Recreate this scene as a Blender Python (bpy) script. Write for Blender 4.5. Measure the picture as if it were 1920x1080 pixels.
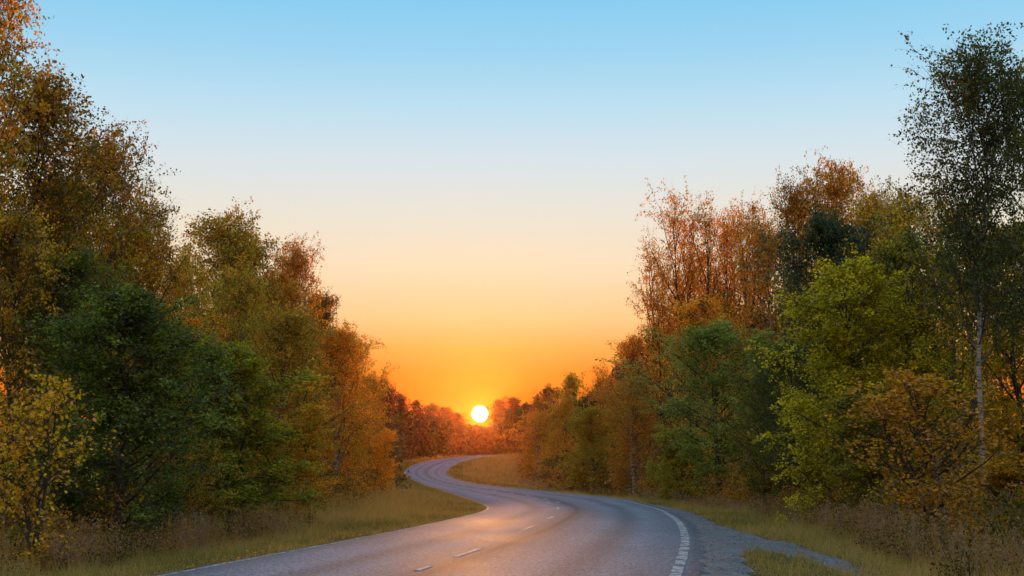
import bpy, math
import numpy as np

for o in list(bpy.data.objects):
    bpy.data.objects.remove(o)
sc = bpy.context.scene
COL = sc.collection

# ------------------------------------------------------------------ camera, sky, sun, exposure
F, EYE = 2400.0, 1.8                       # focal length in pixels of a 1920 wide frame, eye height
PITCH = math.atan(303 / F)
cam = bpy.data.objects.new('camera', bpy.data.cameras.new('camera'))
COL.objects.link(cam)
sc.camera = cam
cam.data.lens = 36 * F / 1920
cam.data.sensor_width = 36
cam.data.clip_end = 20000
cam.location = (0, 0, EYE)
cam.rotation_euler = (math.pi / 2 + PITCH, 0, 0)

SUN_EL, SUN_AZ = math.radians(1.58), math.radians(-1.43)     # azimuth clockwise from +Y
SUN_DIR = (math.sin(SUN_AZ) * math.cos(SUN_EL), math.cos(SUN_AZ) * math.cos(SUN_EL), math.sin(SUN_EL))

world = bpy.data.worlds.new('World')
sc.world = world
world.use_nodes = True


def N(nt, kind, **kw):
    n = nt.nodes.new('ShaderNode' + kind)
    for k, v in kw.items():
        if k.startswith('i_'):
            n.inputs[int(k[2:])].default_value = v
        else:
            setattr(n, k, v)
    return n


def ramp(nt, stops, interp='LINEAR'):
    r = nt.nodes.new('ShaderNodeValToRGB')
    r.color_ramp.interpolation = interp
    e = r.color_ramp.elements
    while len(e) < len(stops):
        e.new(0.5)
    for el, (p, c) in zip(e, stops):
        el.position = p
        el.color = (c[0], c[1], c[2], 1) if not isinstance(c, (int, float)) else (c, c, c, 1)
    return r


def mix(nt, a, b, fac, mode='MIX'):
    m = nt.nodes.new('ShaderNodeMix')
    m.data_type = 'RGBA'
    m.blend_type = mode
    for s, v in ((6, a), (7, b), (0, fac)):
        if isinstance(v, bpy.types.NodeSocket):
            nt.links.new(v, m.inputs[s])
        elif isinstance(v, (int, float)):
            m.inputs[s].default_value = v if s == 0 else (v, v, v, 1)
        else:
            m.inputs[s].default_value = (v[0], v[1], v[2], 1)
    return m.outputs[2]


def math_(nt, op, a, b=0.0, c=0.0, clamp=False):
    m = nt.nodes.new('ShaderNodeMath')
    m.operation = op
    m.use_clamp = clamp
    for i, v in enumerate((a, b, c)):
        if isinstance(v, bpy.types.NodeSocket):
            nt.links.new(v, m.inputs[i])
        else:
            m.inputs[i].default_value = v
    return m.outputs[0]


def build_sky():
    nt = world.node_tree
    lk = nt.links.new
    bg = nt.nodes['Background']
    tc = N(nt, 'TexCoord')
    nrm = N(nt, 'VectorMath', operation='NORMALIZE')
    lk(tc.outputs['Generated'], nrm.inputs[0])
    sep = N(nt, 'SeparateXYZ')
    lk(nrm.outputs[0], sep.inputs[0])
    z = sep.outputs[2]
    day = ramp(nt, [(0.0, (0.80, 0.15, 0.008)), (0.0424, (0.85, 0.17, 0.008)), (0.059, (0.90, 0.25, 0.025)), (0.0797, (0.94, 0.43, 0.10)),
                    (0.1004, (0.96, 0.61, 0.265)), (0.1418, (0.96, 0.77, 0.52)), (0.1828, (0.84, 0.80, 0.70)), (0.2233, (0.70, 0.80, 0.85)),
                    (0.263, (0.51, 0.76, 0.91)), (0.302, (0.35, 0.68, 0.91)), (0.34, (0.25, 0.63, 0.91)), (0.62, (0.38, 0.64, 0.86)), (1.0, (0.48, 0.64, 0.82))])
    dusk = ramp(nt, [(0.0, (0.22, 0.19, 0.17)), (0.10, (0.40, 0.34, 0.29)), (0.22, (0.70, 0.63, 0.56)),
                     (0.40, (0.90, 0.87, 0.84)), (0.65, (0.68, 0.76, 0.86)), (1.0, (0.48, 0.64, 0.82))])
    lk(z, day.inputs[0])
    lk(z, dusk.inputs[0])
    dot = N(nt, 'VectorMath', operation='DOT_PRODUCT')
    lk(nrm.outputs[0], dot.inputs[0])
    dot.inputs[1].default_value = SUN_DIR
    d = dot.outputs['Value']
    side = N(nt, 'MapRange', interpolation_type='SMOOTHSTEP')
    lk(d, side.inputs[0])
    side.inputs[1].default_value, side.inputs[2].default_value = 0.75, -0.6
    col = mix(nt, day.outputs[0], dusk.outputs[0], side.outputs[0])
    nishita = N(nt, 'TexSky', sky_type='NISHITA', sun_disc=False, sun_elevation=SUN_EL, sun_rotation=SUN_AZ)
    col = mix(nt, col, mix(nt, nishita.outputs[0], 0.10, 1.0, 'MULTIPLY'), 0.03)
    # aureole and the disc of the setting sun itself
    ang = math_(nt, 'ARCCOSINE', math_(nt, 'MINIMUM', d, 0.9999999))
    aur = math_(nt, 'EXPONENT', math_(nt, 'MULTIPLY', ang, -75.0))
    col = mix(nt, col, mix(nt, (0.6, 0.38, 0.02), aur, 1.0, 'MULTIPLY'), 1.0, 'ADD')
    disc = N(nt, 'MapRange', interpolation_type='SMOOTHSTEP')
    lk(ang, disc.inputs[0])
    disc.inputs[1].default_value, disc.inputs[2].default_value = math.radians(0.375), math.radians(0.29)
    col = mix(nt, col, mix(nt, (30, 24, 12), disc.outputs[0], 1.0, 'MULTIPLY'), 1.0, 'ADD')
    lk(col, bg.inputs[0])
    bg.inputs[1].default_value = 1.0


build_sky()
sun_data = bpy.data.lights.new('sun', 'SUN')
sun_data.energy = 3.4
sun_data.angle = math.radians(0.5)
sun_data.color = (1.0, 0.37, 0.07)
sun = bpy.data.objects.new('sun', sun_data)
COL.objects.link(sun)
from mathutils import Vector
sun.rotation_euler = Vector(SUN_DIR).to_track_quat('Z', 'Y').to_euler()

sc.view_settings.view_transform = 'Standard'
sc.view_settings.look = 'None'
sc.view_settings.gamma = 1
sc.view_settings.use_curve_mapping = False
sc.view_settings.exposure = 0.0
sc.cycles.use_denoising = True
sc.cycles.max_bounces = 10
sc.cycles.diffuse_bounces = 4
sc.cycles.glossy_bounces = 2
sc.cycles.transmission_bounces = 4
sc.cycles.volume_bounces = 0
sc.cycles.sample_clamp_indirect = 4

# ------------------------------------------------------------------ the lie of the land
PD = [-200, 0, 18, 25, 35, 45, 52, 70, 95, 120, 170, 200, 215, 240, 270, 295, 320, 345, 380, 450, 800, 6000]
PZ = [.02, .02, 0, -.05, -.2, -.42, -.62, -1.05, -1.5, -1.78, -2.3, -2.2, -1.97, -1.5, -.92, -.4, .05, .42, .7, .9, 1.5, 4]
_fine = np.concatenate([np.arange(-200, 500, 1.0), np.arange(500, 6001, 20.0)])
_raw = np.interp(_fine, PD, PZ)
_k = np.exp(-0.5 * (np.arange(-18, 19) / 6.0) ** 2); _k /= _k.sum()
_sm = np.convolve(np.pad(_raw, 18, 'edge'), _k, 'valid')
_sm[700:] = _raw[700:]


def prof(d):
    return np.interp(d, _fine, _sm)


def ray(px, py):
    u, v = (px - 960) / F, (540 - py) / F
    c, s = math.cos(PITCH), math.sin(PITCH)
    dy = c - v * s
    return u / dy, (s + v * c) / dy


_ds = np.linspace(12, 500, 60000)


def at(px, py):
    """the ground point seen at a picture point"""
    u, t = ray(px, py)
    i = np.argmax(EYE + _ds * t - prof(_ds) <= 0)
    return u * _ds[i], _ds[i]


LEFT = [(300, 1080), (480, 1047), (600, 1024), (700, 1006), (774, 990), (848, 974), (900, 962), (914, 954), (907, 948), (885, 939),
        (848, 927), (804, 913), (774, 901), (759, 891), (757, 885), (767, 876), (789, 867), (822, 861), (867, 856), (907, 853)]
RIGHT = [(1295, 1080), (1304, 1050), (1307, 1028), (1303, 1006), (1293, 987), (1275, 971), (1241, 956), (1178, 938), (1107, 930),
         (1055, 924), (996, 919), (937, 914), (893, 908), (859, 901), (841, 895), (834, 888), (835, 882), (848, 873), (870, 864), (900, 858), (930, 854)]


def edge_curve(px, extra):
    P = np.array([at(*p) for p in px])
    pre = [(P[0, 0] + (P[0, 0] - P[2, 0]) / (P[2, 1] - P[0, 1]) * (P[0, 1] - d), d) for d in (-60, 0)]
    P = np.array(pre + [tuple(p) for p in P] + extra)
    P = P[np.argsort(P[:, 1])]
    d = np.arange(-60, 420, 0.5)
    x = np.interp(d, P[:, 1], P[:, 0])
    out = x.copy()
    for s in (3.0, 8.0):                       # light smoothing, heavier far away where the points lie far apart
        k = np.exp(-0.5 * (np.arange(-60, 61) * 0.5 / s) ** 2); k /= k.sum()
        sm_ = np.convolve(np.pad(x, 60, 'edge'), k, 'valid')
        w = np.clip((d - 0) / 8, 0, 1) if s == 3.0 else np.clip((d - 70) / 60, 0, 1)
        out = out * (1 - w) + sm_ * w
    return d, out


_d, _xl = edge_curve(LEFT, [(2.0, 352), (26.0, 372), (70.0, 400), (110, 419)])
_, _xr = edge_curve(RIGHT, [(4.0, 348), (32.0, 366), (78.0, 394), (118, 413)])


def xl(d): return np.interp(d, _d, _xl)
def xr(d): return np.interp(d, _d, _xr)


rng = np.random.default_rng(7)
_ph = rng.uniform(0, 6.28, (8, 2))


def bumps(x, d):
    z = 0
    for i, (fx, fd, a) in enumerate(((.31, .23, .05), (.8, .5, .03), (1.7, 1.9, .018), (.11, .07, .10), (3.1, 2.7, .010))):
        z = z + a * np.sin(x * fx + _ph[i, 0]) * np.sin(d * fd + _ph[i, 1])
    return z


def poly_mask(poly, x, y):
    inside = np.zeros(np.shape(x), bool)
    n = len(poly)
    for i in range(n):
        x1, y1 = poly[i]; x2, y2 = poly[(i + 1) % n]
        c = ((y1 > y) != (y2 > y)) & (x < (x2 - x1) * (y - y1) / ((y2 - y1) + 1e-12) + x1)
        inside ^= c
    return inside


# the gravel pull-off on the right: outline in metres, found from the picture
GRAVEL_PX = [(1178, 938.5), (1219, 945), (1275, 956), (1315, 970), (1352, 988), (1404, 1003), (1460, 1014), (1520, 1027), (1590, 1051), (1625, 1066),
             (1608, 1066), (1540, 1052), (1480, 1042), (1440, 1036), (1412, 1034), (1390, 1044), (1406, 1066), (1415, 1080)]
GRAVEL = [at(*p) for p in GRAVEL_PX]
GRAVEL += [(5.2, 14.0), (4.4, 8.0), (1.0, 8.0)] + [(float(xr(d)) - 0.3, d) for d in (12, 18, 22, 26, 30, 34, 38, 42)]


def road_dist(x, d):
    """metres beyond the road's edge, negative on the road"""
    return np.maximum(xl(d) - x, x - xr(d))


def ground_z(x, d):
    rd = road_dist(x, d)
    t = np.clip((rd - 0.3) / 3.0, 0, 1)
    ditch = -0.16 * t * t * (3 - 2 * t)
    wood = np.clip((rd - 6) / 25, 0, 1) * 0.5
    under = np.clip(-rd / 0.35, 0, 1) * -0.12
    z = prof(d) + ditch + wood + under + bumps(x, d) * np.clip(rd / 2.0, 0, 1)
    far = np.clip((np.abs(x) - 80) / 600, 0, 1)
    return z + far * 2


# ------------------------------------------------------------------ mesh helpers
def link(o, parent=None):
    COL.objects.link(o)
    if parent is not None:
        o.parent = parent
    return o


def mesh_np(name, verts, faces, mat=None, face_attr=None, point_attr=None, smooth=False, size=None):
    """verts (n,3), faces (m,k) with one k"""
    me = bpy.data.meshes.new(name)
    verts = np.asarray(verts, np.float32); faces = np.asarray(faces, np.int32)
    k = faces.shape[1]
    me.vertices.add(len(verts)); me.vertices.foreach_set('co', verts.ravel())
    me.loops.add(faces.size); me.loops.foreach_set('vertex_index', faces.ravel())
    me.polygons.add(len(faces)); me.polygons.foreach_set('loop_start', np.arange(0, faces.size, k, dtype=np.int32))
    me.polygons.foreach_set('use_smooth', np.full(len(faces), smooth, bool))
    for nme, a in (face_attr or {}).items():
        me.attributes.new(nme, 'FLOAT', 'FACE').data.foreach_set('value', np.asarray(a, np.float32))
    for nme, a in (point_attr or {}).items():
        me.attributes.new(nme, 'FLOAT', 'POINT').data.foreach_set('value', np.asarray(a, np.float32))
    me.update(calc_edges=True)
    if mat:
        me.materials.append(mat)
    return me


def obj(name, me, parent=None, **props):
    o = bpy.data.objects.new(name, me)
    for k, v in props.items():
        o[k] = v
    return link(o, parent)


def material(name):
    m = bpy.data.materials.new(name)
    m.use_nodes = True
    nt = m.node_tree
    return m, nt, nt.nodes['Principled BSDF'], nt.links.new


# ------------------------------------------------------------------ materials
def mat_ground():
    m, nt, b, lk = material('grass_soil')
    geo = N(nt, 'NewGeometry')
    n1 = N(nt, 'TexNoise'); n1.inputs['Scale'].default_value = 0.35; n1.inputs['Detail'].default_value = 6
    n2 = N(nt, 'TexNoise'); n2.inputs['Scale'].default_value = 9; n2.inputs['Detail'].default_value = 8
    lk(geo.outputs['Position'], n1.inputs['Vector']); lk(geo.outputs['Position'], n2.inputs['Vector'])
    r1 = ramp(nt, [(0.35, (0.070, 0.070, 0.022)), (0.5, (0.12, 0.095, 0.035)), (0.65, (0.15, 0.10, 0.038))])
    lk(n1.outputs[0], r1.inputs[0])
    r2 = ramp(nt, [(0.3, 0.45), (0.7, 1.25)])
    lk(n2.outputs[0], r2.inputs[0])
    lk(mix(nt, r1.outputs[0], r2.outputs[0], 1.0, 'MULTIPLY'), b.inputs['Base Color'])
    b.inputs['Roughness'].default_value = 0.95
    b.inputs['Specular IOR Level'].default_value = 0.1
    bp = N(nt, 'Bump'); bp.inputs['Strength'].default_value = 0.9; bp.inputs['Distance'].default_value = 0.08
    lk(n2.outputs[0], bp.inputs['Height']); lk(bp.outputs[0], b.inputs['Normal'])
    return m


def mat_asphalt():
    m, nt, b, lk = material('asphalt')
    geo = N(nt, 'NewGeometry')
    att = N(nt, 'Attribute', attribute_name='across')
    # worn wheel tracks, tar seam along the middle, darker fresh edges
    band = ramp(nt, [(0.0, .80), (0.05, .88), (0.12, 1.15), (0.20, 1.30), (0.27, .82), (0.35, 1.25), (0.43, 1.02), (0.475, .74), (0.50, .42), (0.525, .70),
                     (0.57, 1.02), (0.66, 1.28), (0.74, .82), (0.82, 1.28), (0.90, 1.05), (0.955, .86), (0.97, .62), (1.0, .58)], 'EASE')
    lk(att.outputs['Fac'], band.inputs[0])
    grain = N(nt, 'TexNoise'); grain.inputs['Scale'].default_value = 19; grain.inputs['Detail'].default_value = 5; grain.inputs['Roughness'].default_value = 0.75
    spk = N(nt, 'TexVoronoi'); spk.inputs['Scale'].default_value = 30
    big = N(nt, 'TexNoise'); big.inputs['Scale'].default_value = 0.45; big.inputs['Detail'].default_value = 5
    mp = N(nt, 'Mapping'); mp.inputs['Scale'].default_value = (1.0, 0.35, 1.0)
    lk(geo.outputs['Position'], mp.inputs[0]); lk(mp.outputs[0], big.inputs['Vector'])
    lk(geo.outputs['Position'], grain.inputs['Vector']); lk(geo.outputs['Position'], spk.inputs['Vector'])
    g = ramp(nt, [(0.30, 0.22), (0.5, 0.85), (0.68, 2.1)]); lk(grain.outputs[0], g.inputs[0])
    s = ramp(nt, [(0.10, 1.5), (0.30, 0.85)]); lk(spk.outputs['Distance'], s.inputs[0])
    l = ramp(nt, [(0.3, .80), (0.7, 1.2)]); lk(big.outputs[0], l.inputs[0])
    c = mix(nt, (0.145, 0.172, 0.222), band.outputs[0], 1.0, 'MULTIPLY')  # bluer than bare asphalt: the sky's blue light put into the colour
    for q in (g, s, l):
        c = mix(nt, c, q.outputs[0], 1.0, 'MULTIPLY')
    lk(c, b.inputs['Base Color'])
    rr = ramp(nt, [(0.3, 0.72), (0.7, 0.84)]); lk(big.outputs[0], rr.inputs[0])
    lk(rr.outputs[0], b.inputs['Roughness'])
    b.inputs['Specular IOR Level'].default_value = 0.22
    bp = N(nt, 'Bump'); bp.inputs['Strength'].default_value = 0.7; bp.inputs['Distance'].default_value = 0.015
    lk(grain.outputs[0], bp.inputs['Height']); lk(bp.outputs[0], b.inputs['Normal'])
    return m


def mat_paint():
    m, nt, b, lk = material('road_paint')
    geo = N(nt, 'NewGeometry')
    n = N(nt, 'TexNoise'); n.inputs['Scale'].default_value = 7; n.inputs['Detail'].default_value = 9; n.inputs['Roughness'].default_value = 0.7
    lk(geo.outputs['Position'], n.inputs['Vector'])
    r = ramp(nt, [(0.42, (0.11, 0.12, 0.14)), (0.52, (0.34, 0.35, 0.38)), (0.64, (0.62, 0.62, 0.65))])
    lk(n.outputs[0], r.inputs[0]); lk(r.outputs[0], b.inputs['Base Color'])
    b.inputs['Roughness'].default_value = 0.8
    b.inputs['Specular IOR Level'].default_value = 0.35
    return m


def mat_gravel(name, lo, hi):
    m, nt, b, lk = material(name)
    geo = N(nt, 'NewGeometry')
    v = N(nt, 'TexVoronoi'); v.inputs['Scale'].default_value = 24
    n = N(nt, 'TexNoise'); n.inputs['Scale'].default_value = 1.2; n.inputs['Detail'].default_value = 8
    lk(geo.outputs['Position'], v.inputs['Vector']); lk(geo.outputs['Position'], n.inputs['Vector'])
    sp = N(nt, 'SeparateColor'); lk(v.outputs['Color'], sp.inputs[0])
    r = ramp(nt, [(0.0, lo), (1.0, hi)]); lk(sp.outputs[0], r.inputs[0])
    r2 = ramp(nt, [(0.3, .82), (0.7, 1.15)]); lk(n.outputs[0], r2.inputs[0])
    lk(mix(nt, r.outputs[0], r2.outputs[0], 1.0, 'MULTIPLY'), b.inputs['Base Color'])
    b.inputs['Roughness'].default_value = 0.85
    bp = N(nt, 'Bump'); bp.inputs['Strength'].default_value = 0.8; bp.inputs['Distance'].default_value = 0.015
    lk(v.outputs['Distance'], bp.inputs['Height']); lk(bp.outputs[0], b.inputs['Normal'])
    return m


def mat_leaf(name='leaf', translucent=0.5, gloss=0.035):
    m, nt, b, lk = material(name)
    nt.nodes.remove(b)
    out = nt.nodes['Material Output']
    oi = N(nt, 'ObjectInfo')
    tb = N(nt, 'Attribute', attribute_type='OBJECT', attribute_name='tint_b')
    tone = N(nt, 'Attribute', attribute_name='tone')
    clump = N(nt, 'Attribute', attribute_name='clump')
    f = math_(nt, 'ADD', math_(nt, 'MULTIPLY', clump.outputs['Fac'], 1.5), math_(nt, 'MULTIPLY', tone.outputs['Fac'], 0.5))
    f = math_(nt, 'SUBTRACT', f, 0.5, clamp=True)
    c = mix(nt, oi.outputs['Color'], tb.outputs['Color'], f)
    v = math_(nt, 'MULTIPLY_ADD', tone.outputs['Fac'], 1.55, 0.30)
    c = mix(nt, c, v, 1.0, 'MULTIPLY')
    d = N(nt, 'BsdfDiffuse'); t = N(nt, 'BsdfTranslucent'); g = N(nt, 'BsdfGlossy')
    g.inputs['Roughness'].default_value = 0.32
    g.inputs['Color'].default_value = (.8, .8, .8, 1)
    lk(c, d.inputs['Color'])
    hs = N(nt, 'HueSaturation'); hs.inputs['Saturation'].default_value = 1.1; hs.inputs['Value'].default_value = 1.5
    lk(c, hs.inputs['Color']); lk(hs.outputs[0], t.inputs['Color'])
    m1 = N(nt, 'MixShader'); m1.inputs[0].default_value = translucent
    lk(d.outputs[0], m1.inputs[1]); lk(t.outputs[0], m1.inputs[2])
    m2 = N(nt, 'MixShader'); m2.inputs[0].default_value = gloss
    lk(m1.outputs[0], m2.inputs[1]); lk(g.outputs[0], m2.inputs[2])
    lk(m2.outputs[0], out.inputs['Surface'])
    return m


def mat_bark(name, birch):
    m, nt, b, lk = material(name)
    tc = N(nt, 'TexCoord')
    mp = N(nt, 'Mapping'); mp.inputs['Scale'].default_value = (3, 3, 14) if birch else (14, 14, 3)
    lk(tc.outputs['Object'], mp.inputs[0])
    n = N(nt, 'TexNoise'); n.inputs['Scale'].default_value = 1.0; n.inputs['Detail'].default_value = 7; n.inputs['Roughness'].default_value = 0.65
    lk(mp.outputs[0], n.inputs['Vector'])
    if birch:
        r = ramp(nt, [(0.40, (0.035, 0.030, 0.028)), (0.50, (0.30, 0.29, 0.28)), (0.7, (0.48, 0.47, 0.45))])
        rad = N(nt, 'Attribute', attribute_name='rad')
        k = ramp(nt, [(0.022, 0.0), (0.05, 1.0)]); lk(rad.outputs['Fac'], k.inputs[0])
        lk(n.outputs[0], r.inputs[0])
        lk(mix(nt, (0.045, 0.032, 0.026), r.outputs[0], k.outputs[0]), b.inputs['Base Color'])
    else:
        r = ramp(nt, [(0.3, (0.022, 0.017, 0.013)), (0.7, (0.085, 0.066, 0.050))])
        lk(n.outputs[0], r.inputs[0]); lk(r.outputs[0], b.inputs['Base Color'])
    b.inputs['Roughness'].default_value = 0.85
    bp = N(nt, 'Bump'); bp.inputs['Strength'].default_value = 0.6; bp.inputs['Distance'].default_value = 0.03
    lk(n.outputs[0], bp.inputs['Height']); lk(bp.outputs[0], b.inputs['Normal'])
    return m


def mat_blades(name, stops, translucent=0.35):
    m, nt, b, lk = material(name)
    nt.nodes.remove(b)
    tone = N(nt, 'Attribute', attribute_name='tone')
    r = ramp(nt, stops); lk(tone.outputs['Fac'], r.inputs[0])
    d = N(nt, 'BsdfDiffuse'); t = N(nt, 'BsdfTranslucent')
    lk(r.outputs[0], d.inputs[0]); lk(r.outputs[0], t.inputs[0])
    m1 = N(nt, 'MixShader'); m1.inputs[0].default_value = translucent
    lk(d.outputs[0], m1.inputs[1]); lk(t.outputs[0], m1.inputs[2])
    lk(m1.outputs[0], nt.nodes['Material Output'].inputs['Surface'])
    return m


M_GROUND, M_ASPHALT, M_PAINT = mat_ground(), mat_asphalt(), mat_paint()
M_GRAVEL = mat_gravel('gravel', (0.045, 0.05, 0.06), (0.17, 0.18, 0.20))
M_LEAF = mat_leaf()
M_BARK, M_BIRCH = mat_bark('bark', False), mat_bark('birch_bark', True)
M_GRASS = mat_blades('grass_blades', [(0.0, (0.08, 0.105, 0.028)), (0.35, (0.22, 0.22, 0.058)), (0.65, (0.46, 0.34, 0.095)), (1.0, (0.58, 0.38, 0.12))])
M_WEED = mat_blades('dry_weed', [(0.0, (0.035, 0.042, 0.014)), (0.35, (0.085, 0.062, 0.022)), (0.65, (0.44, 0.30, 0.10)), (0.85, (0.40, 0.16, 0.045)), (1.0, (0.36, 0.30, 0.26))])

# ------------------------------------------------------------------ ground, road, gravel
def build_ground():
    gx = np.concatenate([-np.geomspace(4000, 62, 16), np.arange(-60, -16, 1.5), np.arange(-16, 16, 0.4), np.arange(16, 61, 1.5), np.geomspace(62, 4000, 16)])
    gy = np.concatenate([-np.geomspace(3000, 12, 10), np.arange(-10, 14, 2.0), np.arange(14, 60, 0.5), np.arange(60, 140, 1.0), np.arange(140, 420, 2.0), np.geomspace(421, 6000, 30)])
    X, Y = np.meshgrid(gx, gy)
    Z = ground_z(X, Y)
    n, m = X.shape
    i = np.arange((n - 1) * (m - 1)); r, c = i // (m - 1), i % (m - 1)
    f = np.stack([r * m + c, r * m + c + 1, (r + 1) * m + c + 1, (r + 1) * m + c], 1)
    me = mesh_np('ground', np.stack([X, Y, Z], -1).reshape(-1, 3), f, M_GROUND, smooth=True)
    return obj('ground', me, kind='structure', label='grassy brown verge and woodland floor on both sides of road')


build_ground()


def road_z(x, d):
    w = (x - xl(d)) / (xr(d) - xl(d))
    return prof(d) + 0.02 + 0.05 * (1 - (2 * w - 1) ** 2)


def build_road():
    d = np.concatenate([np.arange(-55, 14, 2.0), np.arange(14, 140, 0.5), np.arange(140, 415, 1.0)])
    cols = np.concatenate([[-0.012, 0.0], np.linspace(0.02, 0.98, 25), [1.0, 1.05, 1.06]])
    V, A = [], []
    wob = lambda s: 0.03 * np.sin(d * 1.7 + s) + 0.02 * np.sin(d * 4.1 + 2 * s)
    for j, c in enumerate(cols):
        x = xl(d) + (xr(d) - xl(d)) * c
        x = x + (wob(1.0) if j < 2 else wob(3.0) if j > len(cols) - 3 else 0)
        cc = np.clip(c, 0, 1)
        z = prof(d) + 0.02 + 0.05 * (1 - (2 * cc - 1) ** 2)
        if j == 0 or j == len(cols) - 1:
            z = z - 0.2
        V.append(np.stack([x, d, z], -1)); A.append(np.full(len(d), min(max(c, 0), 1.06) / 1.06 if c > 1 else c * 0.97))
    V = np.stack(V, 1); A = np.clip(np.stack(A, 1), 0, 1)
    n, m = V.shape[:2]
    i = np.arange((n - 1) * (m - 1)); r, c = i // (m - 1), i % (m - 1)
    f = np.stack([r * m + c, r * m + c + 1, (r + 1) * m + c + 1, (r + 1) * m + c], 1)
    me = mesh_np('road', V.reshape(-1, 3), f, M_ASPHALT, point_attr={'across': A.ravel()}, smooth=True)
    return obj('road', me, kind='structure', label='winding two lane asphalt road')


ROAD = build_road()


def mark(d0, d1, w0, width, taper=0.0, name='lane_dash'):
    """one painted stroke; w0 gives the centre's place across the road (0..1) as a function of depth"""
    n = max(2, int((d1 - d0) / 0.6) + 1)
    d = np.linspace(d0, d1, n + 1)
    x0 = xl(d) + (xr(d) - xl(d)) * w0
    tx = np.gradient(x0, d); L = np.hypot(tx, 1)
    nx, ny = 1 / L, -tx / L
    hw = width / 2 * (1 + 0.06 * rng.standard_normal(n + 1))
    V = []
    for s in (-1, 1):
        X, Y = x0 + s * nx * hw, d + s * ny * hw
        V.append(np.stack([X, Y, road_z(X, Y) + 0.005], -1))
    V = np.concatenate(V)
    bot = V.copy(); bot[:, 2] -= 0.02
    V = np.concatenate([V, bot]); k = n + 1
    f = []
    for i in range(n):
        f += [(i, k + i, k + i + 1, i + 1), (i, i + 1, 2 * k + i + 1, 2 * k + i), (k + i + 1, k + i, 3 * k + i, 3 * k + i + 1)]
    f += [(0, 2 * k, 3 * k, k), (n, k + n, 3 * k + n, 2 * k + n)]
    obj(name, mesh_np(name, V, f, M_PAINT), ROAD)


def build_marks():
    for a, b in (((776, 1079), (811, 1071)), ((851, 1052), (902, 1036)), ((980, 999), (1003, 991)), ((1025, 977.5), (1038, 973)),
                 ((1042, 958.5), (1050, 955)), ((1026, 946.5), (1031, 944)), ((1000, 937.5), (1008, 935.5))):
        (x0, d0), (x1, d1) = at(*a), at(*b)
        w = 0.5 * sum((x - xl(d)) / (xr(d) - xl(d)) for x, d in ((x0, d0), (x1, d1)))
        mark(d0, d1, float(w), 0.11)
    d = 66.0
    while d < 330:
        mark(d, d + 2.6, 0.5, 0.11); d += 10.0
    d = -4.0                                             # broad worn edge strokes by the gravel
    while d < 46:
        l = rng.uniform(0.75, 1.25)
        mark(d, d + l, 0.972, 0.17, name='edge_stroke'); d += l + rng.uniform(0.10, 0.28)
    mark(47, 330, 0.985, 0.12, name='edge_line')
    mark(-4, 120, 0.014, 0.06, name='edge_line')
    mark(120.4, 340, 0.016, 0.14, name='edge_line')


build_marks()


def build_gravel():
    import bmesh
    bm = bmesh.new()
    pts = []
    for i, (x, y) in enumerate(GRAVEL):
        x2, y2 = GRAVEL[(i + 1) % len(GRAVEL)]
        k = max(1, int(math.hypot(x2 - x, y2 - y) / 0.35))
        for j in range(k):
            t = j / k
            jx, jy = rng.normal(0, 0.05, 2)
            pts.append((x + (x2 - x) * t + jx, y + (y2 - y) * t + jy))
    xs = np.arange(min(p[0] for p in pts), max(p[0] for p in pts), 0.22)
    ys = np.arange(6, max(p[1] for p in pts), 0.22)
    X, Y = np.meshgrid(xs, ys)
    me_in = poly_mask(GRAVEL, X, Y)
    idx = -np.ones(X.shape, int)
    cell = me_in[:-1, :-1] | me_in[1:, :-1] | me_in[:-1, 1:] | me_in[1:, 1:]
    used = np.zeros(X.shape, bool)
    for a in (slice(None, -1), slice(1, None)):
        for b in (slice(None, -1), slice(1, None)):
            used[a, b] |= cell
    idx[used] = np.arange(used.sum())
    Z = np.maximum(ground_z(X, Y), prof(Y) - 0.045) + 0.035 + rng.normal(0, 0.004, X.shape)
    rd = road_dist(X, Y)
    Z = np.where(rd < 0.15, prof(Y) - 0.012, Z)
    edge = used & ~me_in
    Z = np.where(edge & (rd > .4), ground_z(X, Y) - 0.03, Z)
    V = np.stack([X[used], Y[used], Z[used]], -1)
    r, c = np.nonzero(cell)
    f = np.stack([idx[r, c], idx[r, c + 1], idx[r + 1, c + 1], idx[r + 1, c]], 1)
    obj('gravel_path', mesh_np('gravel_path', V, f, M_GRAVEL, smooth=True), kind='structure', label='grey gravel pull-off beside the road')
    # loose stones
    n = 16000
    x = rng.uniform(1.5, 12, n); y = 12 + rng.random(n) ** 1.3 * 38
    k = poly_mask(GRAVEL, x, y) & (road_dist(x, y) > 0.12)
    x, y = x[k], y[k]; n = len(x)
    s = rng.uniform(0.006, 0.017, n)
    z = np.maximum(ground_z(x, y), prof(y) - 0.045) + 0.038
    base = np.array([(1, 0, 0), (-.5, .87, 0), (-.5, -.87, 0), (0.3, .2, .8), (-.3, -.1, .7)])
    V = base[None] * (1 + rng.normal(0, .25, (n, 5, 3))) * s[:, None, None] + np.stack([x, y, z], -1)[:, None]
    T = np.array([(0, 1, 3), (1, 4, 3), (1, 2, 4), (2, 0, 4), (0, 3, 4)])
    f = (np.arange(n)[:, None, None] * 5 + T[None]).reshape(-1, 3)
    obj('gravel', mesh_np('gravel', V.reshape(-1, 3), f, M_GRAVEL), kind='stuff', label='loose grey stones of the gravel pull-off')


build_gravel()

# ------------------------------------------------------------------ trees
def unit(v):
    return v / (np.linalg.norm(v, axis=-1, keepdims=True) + 1e-9)


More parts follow.
